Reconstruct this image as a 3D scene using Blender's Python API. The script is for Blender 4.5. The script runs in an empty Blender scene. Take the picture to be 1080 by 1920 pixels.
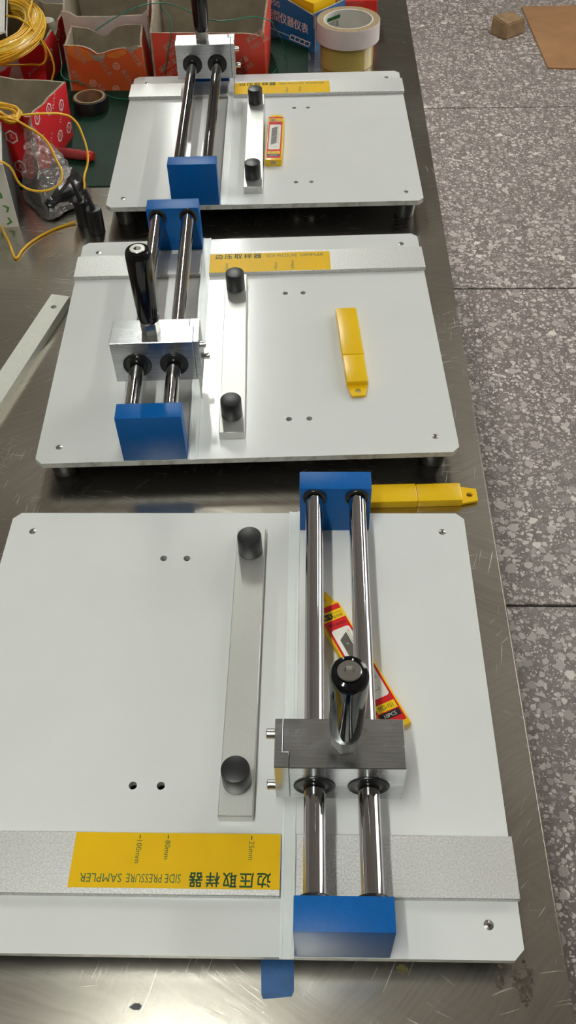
import bpy, bmesh, math, random
from mathutils import Vector, Matrix, noise
random.seed(7)
C = bpy.context.scene.collection
S = 0.001          # everything below is measured in millimetres
Z0 = 830.0         # plate tops lie 830 mm above the floor, the table top 800 mm
TAB = -30.0        # table top, measured from the plate tops
FLOOR = -830.0
PI = math.pi

# ------------------------------------------------------------------ camera
cd = bpy.data.cameras.new('camera'); cam = bpy.data.objects.new('camera', cd); C.objects.link(cam)
F_PX, H, PITCH, ROLL = 1683.96, 599.84, 49.77, -1.84
a, r = math.radians(PITCH), math.radians(ROLL)
fw = Vector((0, math.cos(a), -math.sin(a))); up0 = Vector((0, math.sin(a), math.cos(a))); rt0 = Vector((1, 0, 0))
rt = rt0*math.cos(r) + up0*math.sin(r); up = up0*math.cos(r) - rt0*math.sin(r)
m = Matrix((rt, up, -fw)).transposed().to_4x4(); m.translation = Vector((0, 0, (H+Z0)*S))
cam.matrix_world = m
cd.sensor_fit = 'HORIZONTAL'; cd.sensor_width = 36.0; cd.lens = F_PX/1080*36; cd.clip_start = 0.01; cd.clip_end = 60
sc = bpy.context.scene; sc.camera = cam
# ------------------------------------------------------------------ daylight and exposure
w = bpy.data.worlds.new('daylight'); sc.world = w; w.use_nodes = True
w.node_tree.nodes['Background'].inputs[0].default_value = (1.0, 0.96, 0.97, 1)
w.node_tree.nodes['Background'].inputs[1].default_value = 4.5
TUBE_POWER = 168.0
sc.view_settings.view_transform = 'Standard'; sc.view_settings.look = 'None'
sc.view_settings.exposure = 0.0; sc.view_settings.gamma = 1.0; sc.view_settings.use_curve_mapping = False

# ------------------------------------------------------------------ materials
MATS = {}
def lin(c): return tuple(((v/255)/12.92 if v/255 <= .04045 else ((v/255+.055)/1.055)**2.4) for v in c)
class N:
    def __init__(s, name):
        s.m = bpy.data.materials.new(name); s.m.use_nodes = True; s.t = s.m.node_tree
        s.b = s.t.nodes['Principled BSDF']; s.out = s.t.nodes['Material Output']; s._c = None
    def n(s, kind, **kw):
        x = s.t.nodes.new('ShaderNode'+kind)
        for k, v in kw.items(): setattr(x, k, v)
        return x
    def l(s, a, b): s.t.links.new(a, b)
    def coord(s, scale=(1, 1, 1), rot=0.0, kind='Object'):
        c = s.n('TexCoord'); mp = s.n('Mapping'); mp.inputs['Scale'].default_value = scale; mp.inputs['Rotation'].default_value = (0, 0, rot)
        s.l(c.outputs[kind], mp.inputs['Vector']); return mp.outputs[0]
    def noise(s, scale, detail=3, rough=.55, vec=None, dist=0.0):
        x = s.n('TexNoise'); x.inputs['Scale'].default_value = scale; x.inputs['Detail'].default_value = detail
        x.inputs['Roughness'].default_value = rough; x.inputs['Distortion'].default_value = dist
        s.l(vec if vec else s.coord(), x.inputs['Vector']); return x.outputs[0]
    def ramp(s, fac, stops):
        x = s.n('ValToRGB'); e = x.color_ramp.elements
        while len(e) < len(stops): e.new(.5)
        for i, (p, c) in enumerate(stops):
            e[i].position = p; e[i].color = (c, c, c, 1) if not isinstance(c, tuple) else (*c[:3], 1)
        s.l(fac, x.inputs[0]); return x.outputs[0]
    def mix(s, fac, a, b, mode='MIX'):
        x = s.n('Mix', data_type='RGBA', blend_type=mode)
        for sock, v in ((x.inputs[0], fac), (x.inputs[6], a), (x.inputs[7], b)):
            if hasattr(v, 'default_value'): s.l(v, sock)
            elif isinstance(v, (int, float)): sock.default_value = v if sock.type == 'VALUE' else (v, v, v, 1)
            else: sock.default_value = (*v[:3], 1)
        return x.outputs[2]
    def math(s, op, a, b=0.0):
        x = s.n('Math', operation=op)
        for i, v in enumerate((a, b)):
            if hasattr(v, 'default_value'): s.l(v, x.inputs[i])
            else: x.inputs[i].default_value = v
        return x.outputs[0]
    def bump(s, h, strength, dist=.001):
        x = s.n('Bump'); x.inputs['Strength'].default_value = strength; x.inputs['Distance'].default_value = dist
        s.l(h, x.inputs['Height']); s.l(x.outputs[0], s.b.inputs['Normal'])
    def set(s, col=None, rough=None, metal=None, **kw):
        for k, v in (('Base Color', col), ('Roughness', rough), ('Metallic', metal), *[(k.replace('_', ' '), v) for k, v in kw.items()]):
            if v is None: continue
            if hasattr(v, 'default_value'): s.l(v, s.b.inputs[k])
            elif k == 'Base Color': s.b.inputs[k].default_value = (*v[:3], 1)
            else: s.b.inputs[k].default_value = v
        return s
def simple(name, col, rough=.5, metal=0.0, var=.06, scale=60, bump=0.0, bscale=800, **kw):
    s = N(name); n = s.noise(scale)
    c = s.mix(s.ramp(n, [(.3, 0.0), (.7, 1.0)]), tuple(v*(1-var) for v in col), tuple(min(1, v*(1+var)) for v in col))
    s.set(c, rough, metal, **kw)
    if bump: s.bump(s.noise(bscale, 2), bump, .0005)
    MATS[name] = s.m; return s.m

def make_mats():
    s = N('white paint'); n = s.noise(9)
    s.set(s.mix(s.ramp(n, [(.35, 0.0), (.65, 1.0)]), (.715, .725, .71), (.74, .75, .735)), .16, 0, Specular_IOR_Level=.5)
    s.bump(s.noise(420, 2), .10, .0006); MATS['white'] = s.m
    s = N('paint edge'); n = s.noise(90)
    s.set(s.mix(s.ramp(n, [(.45, 0.0), (.75, 1.0)]), (.60, .60, .57), (.30, .29, .26)), .4, 0.1); MATS['edge'] = s.m
    s = N('sandblasted aluminium'); n = s.noise(800, 2); f = s.ramp(n, [(.35, 0.0), (.65, 1.0)])
    s.set(s.mix(f, (.56, .555, .545), (.77, .765, .75)), s.mix(f, .56, .44), .85)
    s.bump(n, .22, .0004); MATS['alu'] = s.m
    s = N('clamp aluminium'); n = s.noise(1400, 2); f = s.ramp(n, [(.35, 0.0), (.65, 1.0)])
    s.set(s.mix(f, (.64, .64, .61), (.73, .73, .695)), .44, .9); s.bump(n, .15, .0003); MATS['alubar'] = s.m
    s = N('chrome rod'); s.set((.56, .55, .56), .07, 1.0); n = s.noise(1, 2, vec=s.coord((900, 6, 900)))
    s.bump(n, .02, .0002); MATS['chrome'] = s.m
    s = N('brushed steel'); n = s.noise(1, 3, vec=s.coord((40, 900, 900))); b = s.noise(35)
    f = s.ramp(n, [(.3, 0.0), (.7, 1.0)])
    s.set(s.mix(f, (.44, .45, .46), (.60, .61, .62)), s.mix(s.ramp(b, [(.35, 0.0), (.7, 1.0)]), .20, .32), 1.0)
    s.bump(n, .12, .0003); MATS['steel'] = s.m
    simple('pale bar', (.74, .74, .67), .5, .35, .04, 200)
    simple('nickel', (.62, .61, .58), .2, 1.0, .05)
    simple('blue', (.001, .098, .35), .34, 0, .06, 300, .25, 1500, Specular_IOR_Level=.25)
    simple('black plastic', (.008, .008, .009), .38, 0, .2, 200, .1, 900)
    simple('black gloss', (.005, .005, .006), .07, 0, .1)
    simple('black rubber', (.010, .010, .011), .5, 0, .2)
    simple('black seal', (.012, .012, .013), .3, 0, .2)
    simple('strip white', (.76, .79, .77), .3, 0, .02)
    simple('dark hole', (.02, .02, .02), .8)
    simple('label yellow', (.80, .48, .003), .42, 0, .04, 25, Specular_IOR_Level=.2)
    simple('label green', (.004, .085, .015), .45)
    simple('case yellow', (.86, .53, .006), .27, 0, .03, 40)
    simple('print red', (.62, .015, .018), .25)
    simple('print yellow', (.86, .58, .01), .25)
    simple('print white', (.80, .78, .70), .25)
    simple('print black', (.01, .01, .01), .3)
    simple('print grey', (.11, .10, .085), .3, 0, .2, 200)
    simple('print silver', (.55, .56, .52), .3)
    # cardboard prints
    for nm, c in (('card red', (.76, .020, .028)), ('card orange', (.72, .115, .025)), ('card vermilion', (.70, .052, .02)), ('card blue', (.006, .115, .33))):
        s = N(nm); n = s.noise(30); g = s.noise(400)
        s.set(s.mix(s.ramp(n, [(.35, 0.0), (.75, .35)]), c, tuple(v*.7+.02 for v in c)), .42, 0); s.bump(g, .05); MATS[nm] = s.m
    simple('card kraft', (.32, .27, .195), .8, 0, .18, 40, .1, 500)
    simple('card pale', (.62, .53, .50), .7, 0, .10, 30, .1, 300)
    simple('card torn', (.36, .30, .22), .9, 0, .3, 120, .3, 400)
    simple('card white', (.62, .60, .55), .6, 0, .06, 30)
    simple('plate underside', (.09, .09, .088), .6)  # dark tone puts the shade beneath the plates into the colour
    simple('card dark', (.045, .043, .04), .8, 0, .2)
    simple('card brown', (.36, .185, .085), .8, 0, .14, 9, .15, 200)
    simple('wood', (.30, .19, .10), .7, 0, .25, 30, .2, 200)
    simple('card peel', (.78, .22, .04), .5, 0, .12, 80)
    simple('logo white', (.85, .76, .73), .6, 0, .2, 300)
    simple('logo orange', (.78, .42, .32), .6, 0, .2, 300)
    simple('leaf green', (.06, .22, .04), .6)
    simple('cable yellow', (.78, .43, .015), .32, 0, .06, 200)
    simple('wire green', (.006, .20, .12), .35)
    s = N('wrapped cable'); n = s.noise(60); s.set(s.mix(s.ramp(n, [(.35, 0.0), (.7, 1.0)]), (.55, .33, .02), (.75, .52, .08)), .22, 0, Coat_Weight=.6)
    s.bump(s.noise(140, 3), .4, .002); MATS['wrap'] = s.m
    simple('green mat', (.008, .034, .020), .55, 0, .2, 14, .1, 600, Specular_IOR_Level=.12)
    simple('paper tape', (.66, .58, .56), .6, 0, .04)
    simple('tape end', (.32, .22, .10), .6, 0, .2, 300)
    simple('core white', (.62, .60, .56), .6)
    s = N('clear tape'); s.set((.60, .46, .13), .18, 0, Transmission_Weight=.25, IOR=1.45, Coat_Weight=.4); s.bump(s.noise(1, 1, vec=s.coord((2, 2, 700))), .1, .0004); MATS['clear tape'] = s.m
    simple('core kraft', (.22, .115, .06), .7, 0, .2)
    simple('red plastic', (.62, .03, .02), .2, 0, .1, 50)
    simple('dark red plastic', (.30, .05, .05), .22, 0, .2, 50)
    simple('bag black', (.012, .012, .014), .28, 0, .3, 60, .6, 70)
    s = N('clear bag'); tr = s.n('BsdfTransparent'); tr.inputs[0].default_value = (.88, .85, .83, 1); gl = s.n('BsdfGlossy'); gl.inputs['Roughness'].default_value = .16
    df = s.n('BsdfDiffuse'); df.inputs[0].default_value = (.5, .46, .42, 1)
    bp = s.n('Bump'); bp.inputs['Strength'].default_value = .8; bp.inputs['Distance'].default_value = .004; s.l(s.noise(90, 4), bp.inputs['Height'])
    s.l(bp.outputs[0], gl.inputs['Normal'])
    m1 = s.n('MixShader'); m1.inputs[0].default_value = .2; s.l(tr.outputs[0], m1.inputs[1]); s.l(df.outputs[0], m1.inputs[2])
    m2 = s.n('MixShader'); m2.inputs[0].default_value = .12; s.l(m1.outputs[0], m2.inputs[1]); s.l(gl.outputs[0], m2.inputs[2])
    s.l(m2.outputs[0], s.out.inputs[0]); MATS['clear bag'] = s.m
    simple('blue tape', (.012, .095, .28), .45, 0, .15, 90, .3, 300)
    simple('residue', (.075, .062, .045), .9, 0, .6, 350, .8, 500)
    simple('dry leaf', (.12, .10, .03), .7, 0, .3, 300)
    # stainless table top: cloudy wear, fine random scratches, a few deep ones
    s = N('stainless sheet'); co = s.coord()
    nz = s.n('TexNoise'); nz.inputs['Scale'].default_value = 7; nz.inputs['Detail'].default_value = 2; s.l(co, nz.inputs['Vector'])
    wv = s.n('VectorMath', operation='MULTIPLY_ADD'); s.l(nz.outputs['Color'], wv.inputs[0]); wv.inputs[1].default_value = (.05,)*3; s.l(co, wv.inputs[2])
    def wc(scale, rot):
        mp = s.n('Mapping'); mp.inputs['Scale'].default_value = scale; mp.inputs['Rotation'].default_value = (0, 0, rot); s.l(wv.outputs[0], mp.inputs['Vector']); return mp.outputs[0]
    def arc(cx_, cy_, fr, fa):                       # sanding arcs: noise that varies fast across, slowly along circles about a centre
        sx = s.n('SeparateXYZ'); s.l(wv.outputs[0], sx.inputs[0]); dx = s.math('SUBTRACT', sx.outputs[0], cx_); dy = s.math('SUBTRACT', sx.outputs[1], cy_)
        rr = s.math('SQRT', s.math('ADD', s.math('MULTIPLY', dx, dx), s.math('MULTIPLY', dy, dy))); an = s.math('ARCTAN2', dy, dx)
        cb = s.n('CombineXYZ'); s.l(s.math('MULTIPLY', rr, fr), cb.inputs[0]); s.l(s.math('MULTIPLY', an, fa), cb.inputs[1]); return cb.outputs[0]
    cl = s.noise(5, 3, .5, co)
    a1 = s.noise(1, 3, .6, arc(-.45, -.62, 330, 9)); a2 = s.noise(1, 3, .6, arc(.55, -.35, 380, 11)); mk = s.ramp(s.noise(6, 2, .5, co), [(.42, 0.0), (.58, 1.0)])
    st = s.mix(mk, a1, a2)
    scr = None
    for cx_, cy_, fr, fa, lo, ms in ((-.5, -.6, 900, 22, .68, 15), (.7, -.2, 980, 26, .69, 19), (.1, 1.9, 900, 34, .70, 13), (-1.2, .9, 800, 30, .69, 11)):
        n = s.noise(1, 1, .5, arc(cx_, cy_, fr, fa)); g = s.noise(ms, 2, .5, co)
        f = s.math('MULTIPLY', s.ramp(n, [(lo, 0.0), (lo+.07, 1.0)]), s.ramp(g, [(.50, 0.0), (.66, 1.0)]))
        scr = f if scr is None else s.math('MAXIMUM', scr, f)
    base = s.mix(s.ramp(cl, [(.25, 0.0), (.75, 1.0)]), (.56, .52, .455), (.66, .62, .55))
    base = s.mix(s.ramp(st, [(.38, 0.0), (.62, 1.0)]), s.mix(.13, base, 0.0), base)
    base = s.mix(s.math('MULTIPLY', scr, .32), base, (.85, .84, .80))
    rg = s.mix(s.ramp(cl, [(.25, 0.0), (.75, 1.0)]), .19, .27)
    rg = s.mix(scr, rg, .45)
    s.set(base, rg, 1.0)
    s.bump(s.math('ADD', st, s.math('MULTIPLY', scr, .35)), .13, .0005); MATS['table'] = s.m
    simple('stainless edge', (.78, .76, .72), .28, 1.0)
    # terrazzo slabs: pale stone chips of two sizes in a grey-brown matrix
    s = N('terrazzo'); co = s.coord(kind='Object')
    nz = s.n('TexNoise'); nz.inputs['Scale'].default_value = 85; nz.inputs['Detail'].default_value = 2; s.l(co, nz.inputs['Vector'])
    wv = s.n('VectorMath', operation='MULTIPLY_ADD'); s.l(nz.outputs['Color'], wv.inputs[0]); wv.inputs[1].default_value = (.011,)*3; s.l(co, wv.inputs[2])
    base = s.mix(s.ramp(s.noise(35, 4, vec=co), [(.3, 0.0), (.7, 1.0)]), (.17, .14, .132), (.28, .238, .225))
    for sc_, thr, rad in ((210, .22, .36), (100, .30, .42), (50, .45, .44)):
        v = s.n('TexVoronoi'); v.inputs['Scale'].default_value = sc_; s.l(wv.outputs[0], v.inputs['Vector'])
        sp = s.n('SeparateColor'); s.l(v.outputs['Color'], sp.inputs[0])
        size = s.math('MULTIPLY', sp.outputs[1], rad)
        inside = s.math('MULTIPLY', s.math('LESS_THAN', v.outputs['Distance'], s.math('ADD', size, .14)), s.math('GREATER_THAN', sp.outputs[0], thr))
        tone = s.mix(s.math('POWER', sp.outputs[2], .8), (.30, .255, .243), (.86, .77, .72))
        base = s.mix(inside, base, tone)
    dirt = s.ramp(s.noise(2.3, 4, vec=co), [(.38, 0.0), (.75, .28)])
    base = s.mix(dirt, base, (.18, .15, .135))
    s.set(base, .42, 0, Specular_IOR_Level=.3); MATS['terrazzo'] = s.m
    simple('grout', (.06, .05, .046), .9)
    simple('wall paint', (.38, .355, .315), .8, 0, .05, 2)
    simple('ceiling paint', (.46, .43, .39), .85, 0, .05, 2)
    simple('frame white', (.7, .7, .7), .4)
    simple('lamp housing', (.75, .75, .75), .4)
    simple('table leg', (.40, .39, .36), .3, 1.0)
    s = N('tube glow'); e = s.n('Emission'); e.inputs[0].default_value = (.97, 1.0, .93, 1); e.inputs[1].default_value = TUBE_POWER
    s.l(e.outputs[0], s.out.inputs[0]); MATS['tube'] = s.m
    s = N('window glass'); tr = s.n('BsdfTransparent'); gl = s.n('BsdfGlossy'); gl.inputs['Roughness'].default_value = .02
    fr = s.n('Fresnel'); mx = s.n('MixShader'); s.l(fr.outputs[0], mx.inputs[0]); s.l(tr.outputs[0], mx.inputs[1]); s.l(gl.outputs[0], mx.inputs[2])
    s.l(mx.outputs[0], s.out.inputs[0]); MATS['glass'] = s.m
make_mats()

# ------------------------------------------------------------------ mesh helpers (millimetres)
def finish(me, smooth=None):
    if smooth is not None:
        for p in me.polygons: p.use_smooth = True
        try: me.set_sharp_from_angle(angle=math.radians(smooth))
        except Exception: pass
    return me
def mesh_from(name, verts, faces, mats, fmat=None, smooth=None):
    me = bpy.data.meshes.new(name); me.from_pydata([(x*S, y*S, z*S) for x, y, z in verts], [], faces)
    for k in (mats if isinstance(mats, (list, tuple)) else [mats]): me.materials.append(MATS[k])
    if fmat:
        for p, i in zip(me.polygons, fmat): p.material_index = i
    me.validate(); me.update(); return finish(me, smooth)
def bm_mesh(name, bm, mats, smooth=None, norm=True):
    if norm: bmesh.ops.recalc_face_normals(bm, faces=bm.faces)
    me = bpy.data.meshes.new(name); bm.to_mesh(me); bm.free()
    me.transform(Matrix.Scale(S, 4))
    for k in (mats if isinstance(mats, (list, tuple)) else [mats]): me.materials.append(MATS[k])
    return finish(me, smooth)
def link(name, me, parent=None, loc=(0, 0, 0), rot=None):
    o = bpy.data.objects.new(name, me); C.objects.link(o); o.location = [v*S for v in loc]
    if rot: o.rotation_euler = rot
    if parent: o.parent = parent
    return o
def thing(name, label, cat, loc, rotz=0.0, group=None):       # loc in mm, z measured from the plate tops
    o = bpy.data.objects.new(name, None); C.objects.link(o); o.empty_display_size = .02
    o.location = (loc[0]*S, loc[1]*S, (loc[2]+Z0)*S); o.rotation_euler = (0, 0, rotz)
    o['label'] = label; o['category'] = cat
    if group: o['group'] = group
    return o
def tag(o, label, cat, group=None):
    o['label'] = label; o['category'] = cat
    if group: o['group'] = group
    return o
def bm_box(bm, x0, x1, y0, y1, z0, z1, bev=0.0, seg=2):
    r = bmesh.ops.create_cube(bm, size=1.0); vs = r['verts']
    for v in vs: v.co = Vector(((x0+x1)/2+v.co.x*(x1-x0), (y0+y1)/2+v.co.y*(y1-y0), (z0+z1)/2+v.co.z*(z1-z0)))
    if bev:
        es = list({e for v in vs for e in v.link_edges})
        bmesh.ops.bevel(bm, geom=es, offset=bev, segments=seg, affect='EDGES', profile=.6)
def box(name, x0, x1, y0, y1, z0, z1, mat, bev=0.0, seg=2):
    bm = bmesh.new(); bm_box(bm, x0, x1, y0, y1, z0, z1, bev, seg); return bm_mesh(name, bm, mat, 40 if bev else None)
def lathe(name, prof, mat, n=32, axis='z', fm=None):          # prof: (radius, height) points
    vs, fs, mi = [], [], []
    for j, (r_, h) in enumerate(prof):
        for i in range(n):
            t = 2*PI*i/n; c, s_ = r_*math.cos(t), r_*math.sin(t)
            vs.append((c, s_, h) if axis == 'z' else ((c, h, s_) if axis == 'y' else (h, c, s_)))
    for j in range(len(prof)-1):
        for i in range(n):
            k = (i+1) % n; fs.append((j*n+i, j*n+k, (j+1)*n+k, (j+1)*n+i)); mi.append(fm[j] if fm else 0)
    if prof[0][0] > 0 and prof[0] != prof[-1]: fs.append(tuple(range(n))[::-1]); mi.append(fm[0] if fm else 0)
    if prof[-1][0] > 0 and prof[0] != prof[-1]: fs.append(tuple(range((len(prof)-1)*n, len(prof)*n))); mi.append(fm[-1] if fm else 0)
    me = mesh_from(name, vs, fs, mat, mi)
    bm = bmesh.new(); bm.from_mesh(me); bmesh.ops.remove_doubles(bm, verts=bm.verts, dist=1e-7); bmesh.ops.recalc_face_normals(bm, faces=bm.faces); bm.to_mesh(me); bm.free()
    return finish(me, 35)
def prism(name, outer, holes, z0, z1, mat, bev=0.0):           # flat plate of any outline with through holes [(x, y, r)]
    bm = bmesh.new(); loops = [outer] + [[(x+r_*math.cos(2*PI*i/16), y+r_*math.sin(2*PI*i/16)) for i in range(16)] for x, y, r_ in holes]
    es = []
    for lp in loops:
        vs = [bm.verts.new((x, y, z1)) for x, y in lp]
        es += [bm.edges.new((vs[i], vs[(i+1) % len(vs)])) for i in range(len(vs))]
    bmesh.ops.triangle_fill(bm, use_beauty=True, edges=es, normal=(0, 0, 1))
    g = bmesh.ops.extrude_face_region(bm, geom=list(bm.faces))
    for v in g['geom']:
        if isinstance(v, bmesh.types.BMVert): v.co.z = z0
    me = bm_mesh(name, bm, mat)
    return me
def tube_curve(name, pts, rad, mat, parent=None, origin=(0, 0, 0), res=6, cyc=False):   # smooth cable through points, made a mesh
    cu = bpy.data.curves.new(name, 'CURVE'); cu.dimensions = '3D'; cu.bevel_depth = rad*S; cu.bevel_resolution = 2; cu.resolution_u = res; cu.use_fill_caps = True
    sp = cu.splines.new('BEZIER'); sp.bezier_points.add(len(pts)-1); sp.use_cyclic_u = cyc
    for b, q in zip(sp.bezier_points, pts):
        b.co = [(q[i]-origin[i])*S for i in range(3)]; b.handle_left_type = b.handle_right_type = 'AUTO'
    tmp = bpy.data.objects.new('tmp', cu); me = bpy.data.meshes.new_from_object(tmp); bpy.data.objects.remove(tmp); bpy.data.curves.remove(cu)
    me.name = name; me.materials.clear(); me.materials.append(MATS[mat]); finish(me, 60)
    return me
_txt = {}
def text_shape(body):                                           # verts in a box 0..w x 0..1 and faces
    if body in _txt: return _txt[body]
    cu = bpy.data.curves.new('t', 'FONT'); cu.body = body; cu.size = 1; cu.resolution_u = 2
    tmp = bpy.data.objects.new('tmp', cu); me = bpy.data.meshes.new_from_object(tmp); bpy.data.objects.remove(tmp)
    vs = [(v.co.x, v.co.y) for v in me.vertices]; fs = [tuple(p.vertices) for p in me.polygons]; bpy.data.meshes.remove(me)
    x0, x1 = min(v[0] for v in vs), max(v[0] for v in vs); y0, y1 = min(v[1] for v in vs), max(v[1] for v in vs)
    _txt[body] = ([((x-x0)/(x1-x0), (y-y0)/(y1-y0)) for x, y in vs], fs, (x1-x0)/(y1-y0)); return _txt[body]
class Decal:                                                    # flat print collected into one mesh, in u,v millimetres
    def __init__(s): s.v, s.f = [], []
    def add(s, vs, fs): k = len(s.v); s.v += list(vs); s.f += [tuple(i+k for i in f) for f in fs]
    def text(s, body, u, v, wd, ht, rot=0.0):                   # lower-left at u,v, turned by rot
        vs, fs, _ = text_shape(body); c, n = math.cos(rot), math.sin(rot)
        s.add([(u+c*x*wd-n*y*ht, v+n*x*wd+c*y*ht) for x, y in vs], fs); return s
    def poly(s, pts): s.add(pts, [tuple(range(len(pts)))]); return s
    def ring(s, u, v, r0, r1, n=6, ph=0.0, sx=1.0, sy=1.0):
        o = [(u+r1*math.cos(2*PI*i/n+ph)*sx, v+r1*math.sin(2*PI*i/n+ph)*sy) for i in range(n)]; q = [(u+r0*math.cos(2*PI*i/n+ph)*sx, v+r0*math.sin(2*PI*i/n+ph)*sy) for i in range(n)]
        s.add(o+q, [(i, (i+1) % n, n+(i+1) % n, n+i) for i in range(n)]); return s
    def rrect(s, u0, v0, u1, v1, r_):
        p = []
        for cx, cy, a0 in ((u1-r_, v1-r_, 0), (u0+r_, v1-r_, 90), (u0+r_, v0+r_, 180), (u1-r_, v0+r_, 270)):
            p += [(cx+r_*math.cos(math.radians(a0+t)), cy+r_*math.sin(math.radians(a0+t))) for t in (0, 30, 60, 90)]
        return s.poly(p)
    def mesh(s, name, mat, f): return mesh_from(name, [f(x, y) for x, y in s.v], s.f, mat)

# ------------------------------------------------------------------ room
def struct(name, me, parent=None, loc=(0, 0, 0)):
    o = link(name, me, parent, loc if parent else (loc[0], loc[1], loc[2]+Z0)); 
    if not parent: o['kind'] = 'structure'
    return o
RX0, RX1, RY0, RY1, CEIL = -3600, 2800, -3200, 8200, FLOOR+3300
fl = struct('floor', box('floor', RX0, RX1, RY0, RY1, -60, -6, 'grout'), None, (0, 0, FLOOR))
# one-metre terrazzo slabs, turned a little against the camera, with recessed joints
sl_me = box('slab', -497.5, 497.5, -497.5, 497.5, -6, 0, 'terrazzo', 1.2, 1)
fr_ = math.radians(-2.6); fc, fs_ = math.cos(fr_), math.sin(fr_)
for i in range(-3, 5):
    for j in range(-3, 7):
        u, v = -80+1000*i, 460+1000*j                      # joints run at v = -40 + 1000 n
        x, y = fc*u-fs_*v, fs_*u+fc*v
        x, y = x-65, y+20
        if RX0+560 < x < RX1-560 and RY0+560 < y < RY1-560:
            o = link('slab', sl_me, fl, (x, y, 0)); o.rotation_euler = (0, 0, fr_+random.choice((0, 1, 2, 3))*PI/2)
struct('ceiling', box('ceiling', RX0, RX1, RY0, RY1, 0, 100, 'ceiling paint'), None, (0, 0, CEIL))
hh = CEIL-FLOOR
struct('wall_left', box('wall_left', RX0-120, RX0, RY0, RY1, 0, hh, 'wall paint'), None, (0, 0, FLOOR))
struct('wall_back', box('wall_back', RX0, RX1, RY1, RY1+120, 0, hh, 'wall paint'), None, (0, 0, FLOOR))
struct('wall_front', box('wall_front', RX0, RX1, RY0-120, RY0, 0, hh, 'wall paint'), None, (0, 0, FLOOR))
# right wall with a wide daylight window
WY0, WY1, WZ0, WZ1 = 900, 4400, 950, 2900
bm = bmesh.new()
for y0, y1, z0, z1 in ((RY0, WY0, 0, hh), (WY1, RY1, 0, hh), (WY0, WY1, 0, WZ0), (WY0, WY1, WZ1, hh)): bm_box(bm, RX1, RX1+120, y0, y1, z0, z1)
struct('wall_right', bm_mesh('wall_right', bm, 'wall paint'), None, (0, 0, FLOOR))
bm = bmesh.new()
for y0, y1, z0, z1 in ((WY0, WY1, WZ0, WZ0+50), (WY0, WY1, WZ1-50, WZ1), *[(y-25, y+25, WZ0+50, WZ1-50) for y in (WY0+25, WY0+1167, WY0+2333, WY1-25)]): bm_box(bm, RX1+20, RX1+80, y0, y1, z0, z1)
wn = struct('window_1', bm_mesh('window_1', bm, 'frame white'), None, (0, 0, FLOOR))
for k in range(3): link('pane', box('pane', RX1+46, RX1+52, WY0+50+1167*k, WY0+1142+1160*k, WZ0+50, WZ1-50, 'glass'), wn)

# ------------------------------------------------------------------ ceiling lamps: bare tubes in troughs, hung along the bench
def lamp(x, y, z, label):
    t = thing('tube_lamp', label, 'lamp', (x, y, z), 0, 'hanging tube lamps')
    bm = bmesh.new(); bm_box(bm, -45, 45, -620, 620, 18, 50, 4); link('lamp_housing', bm_mesh('lamp_housing', bm, 'lamp housing', 40), t)
    link('tube', lathe('tube', [(13, -590), (13, 590)], 'tube', 20, 'y'), t)
    for s_ in (-1, 1):
        link('lamp_holder', box('lamp_holder', -16, 16, s_*590-(12 if s_ < 0 else 0), s_*590+(12 if s_ > 0 else 0), -15, 20, 'lamp housing'), t)
        link('suspension_rod', lathe('suspension_rod', [(4, 50), (4, CEIL-z)], 'lamp housing', 8), t, (0, s_*450, 0))
LZ = 1600
for x, y, lb in ((-290, -280, 'tube lamp hanging above the near end of the workbench'), (-250, 2830, 'tube lamp hanging beyond the far end of the workbench'),
                 (-420, 4750, 'tube lamp hanging deepest in the room in line with the bench'), (1500, 2350, 'tube lamp hanging above the terrazzo aisle')):
    lamp(x, y, LZ, lb)

# ------------------------------------------------------------------ workbench
def edge_x(y): return 168.0 + (y-124)*0.0437           # right edge of the table top
TY0, TY1, TX0 = -160, 2300, -1050
bench = thing('workbench', 'long stainless steel workbench carrying the three white samplers', 'workbench', (0, 0, FLOOR))
def bz(z): return z-FLOOR
bm = bmesh.new()
q = [(TX0+(TY0-124)*.0437, TY0), (edge_x(TY0), TY0), (edge_x(TY1), TY1), (TX0+(TY1-124)*.0437, TY1)]
top = [bm.verts.new((x, y, bz(TAB))) for x, y in q]; bot = [bm.verts.new((x, y, bz(TAB)-32)) for x, y in q]
bm.faces.new(top); bm.faces.new(bot[::-1])
for i in range(4): bm.faces.new((top[i], bot[i], bot[(i+1) % 4], top[(i+1) % 4]))
bmesh.ops.bevel(bm, geom=[e for e in bm.edges if all(v.co.z > bz(TAB)-1 for v in e.verts)], offset=1.6, segments=3, affect='EDGES')
link('table_top', bm_mesh('table_top', bm, 'table', 30), bench)
leg_me = box('leg', -20, 20, -20, 20, 0, bz(TAB)-32, 'table leg', 3)
for x, y in ((TX0+40, TY0+70), (edge_x(TY0)-60, TY0+70), (edge_x(TY1)-60, TY1-70), (TX0+140, TY1-70)): link('leg', leg_me, bench, (x, y, 0))
link('shelf', box('shelf', TX0+150, edge_x(TY0)-50, TY0+60, TY1-60, 180, 205, 'table leg'), bench)

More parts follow.
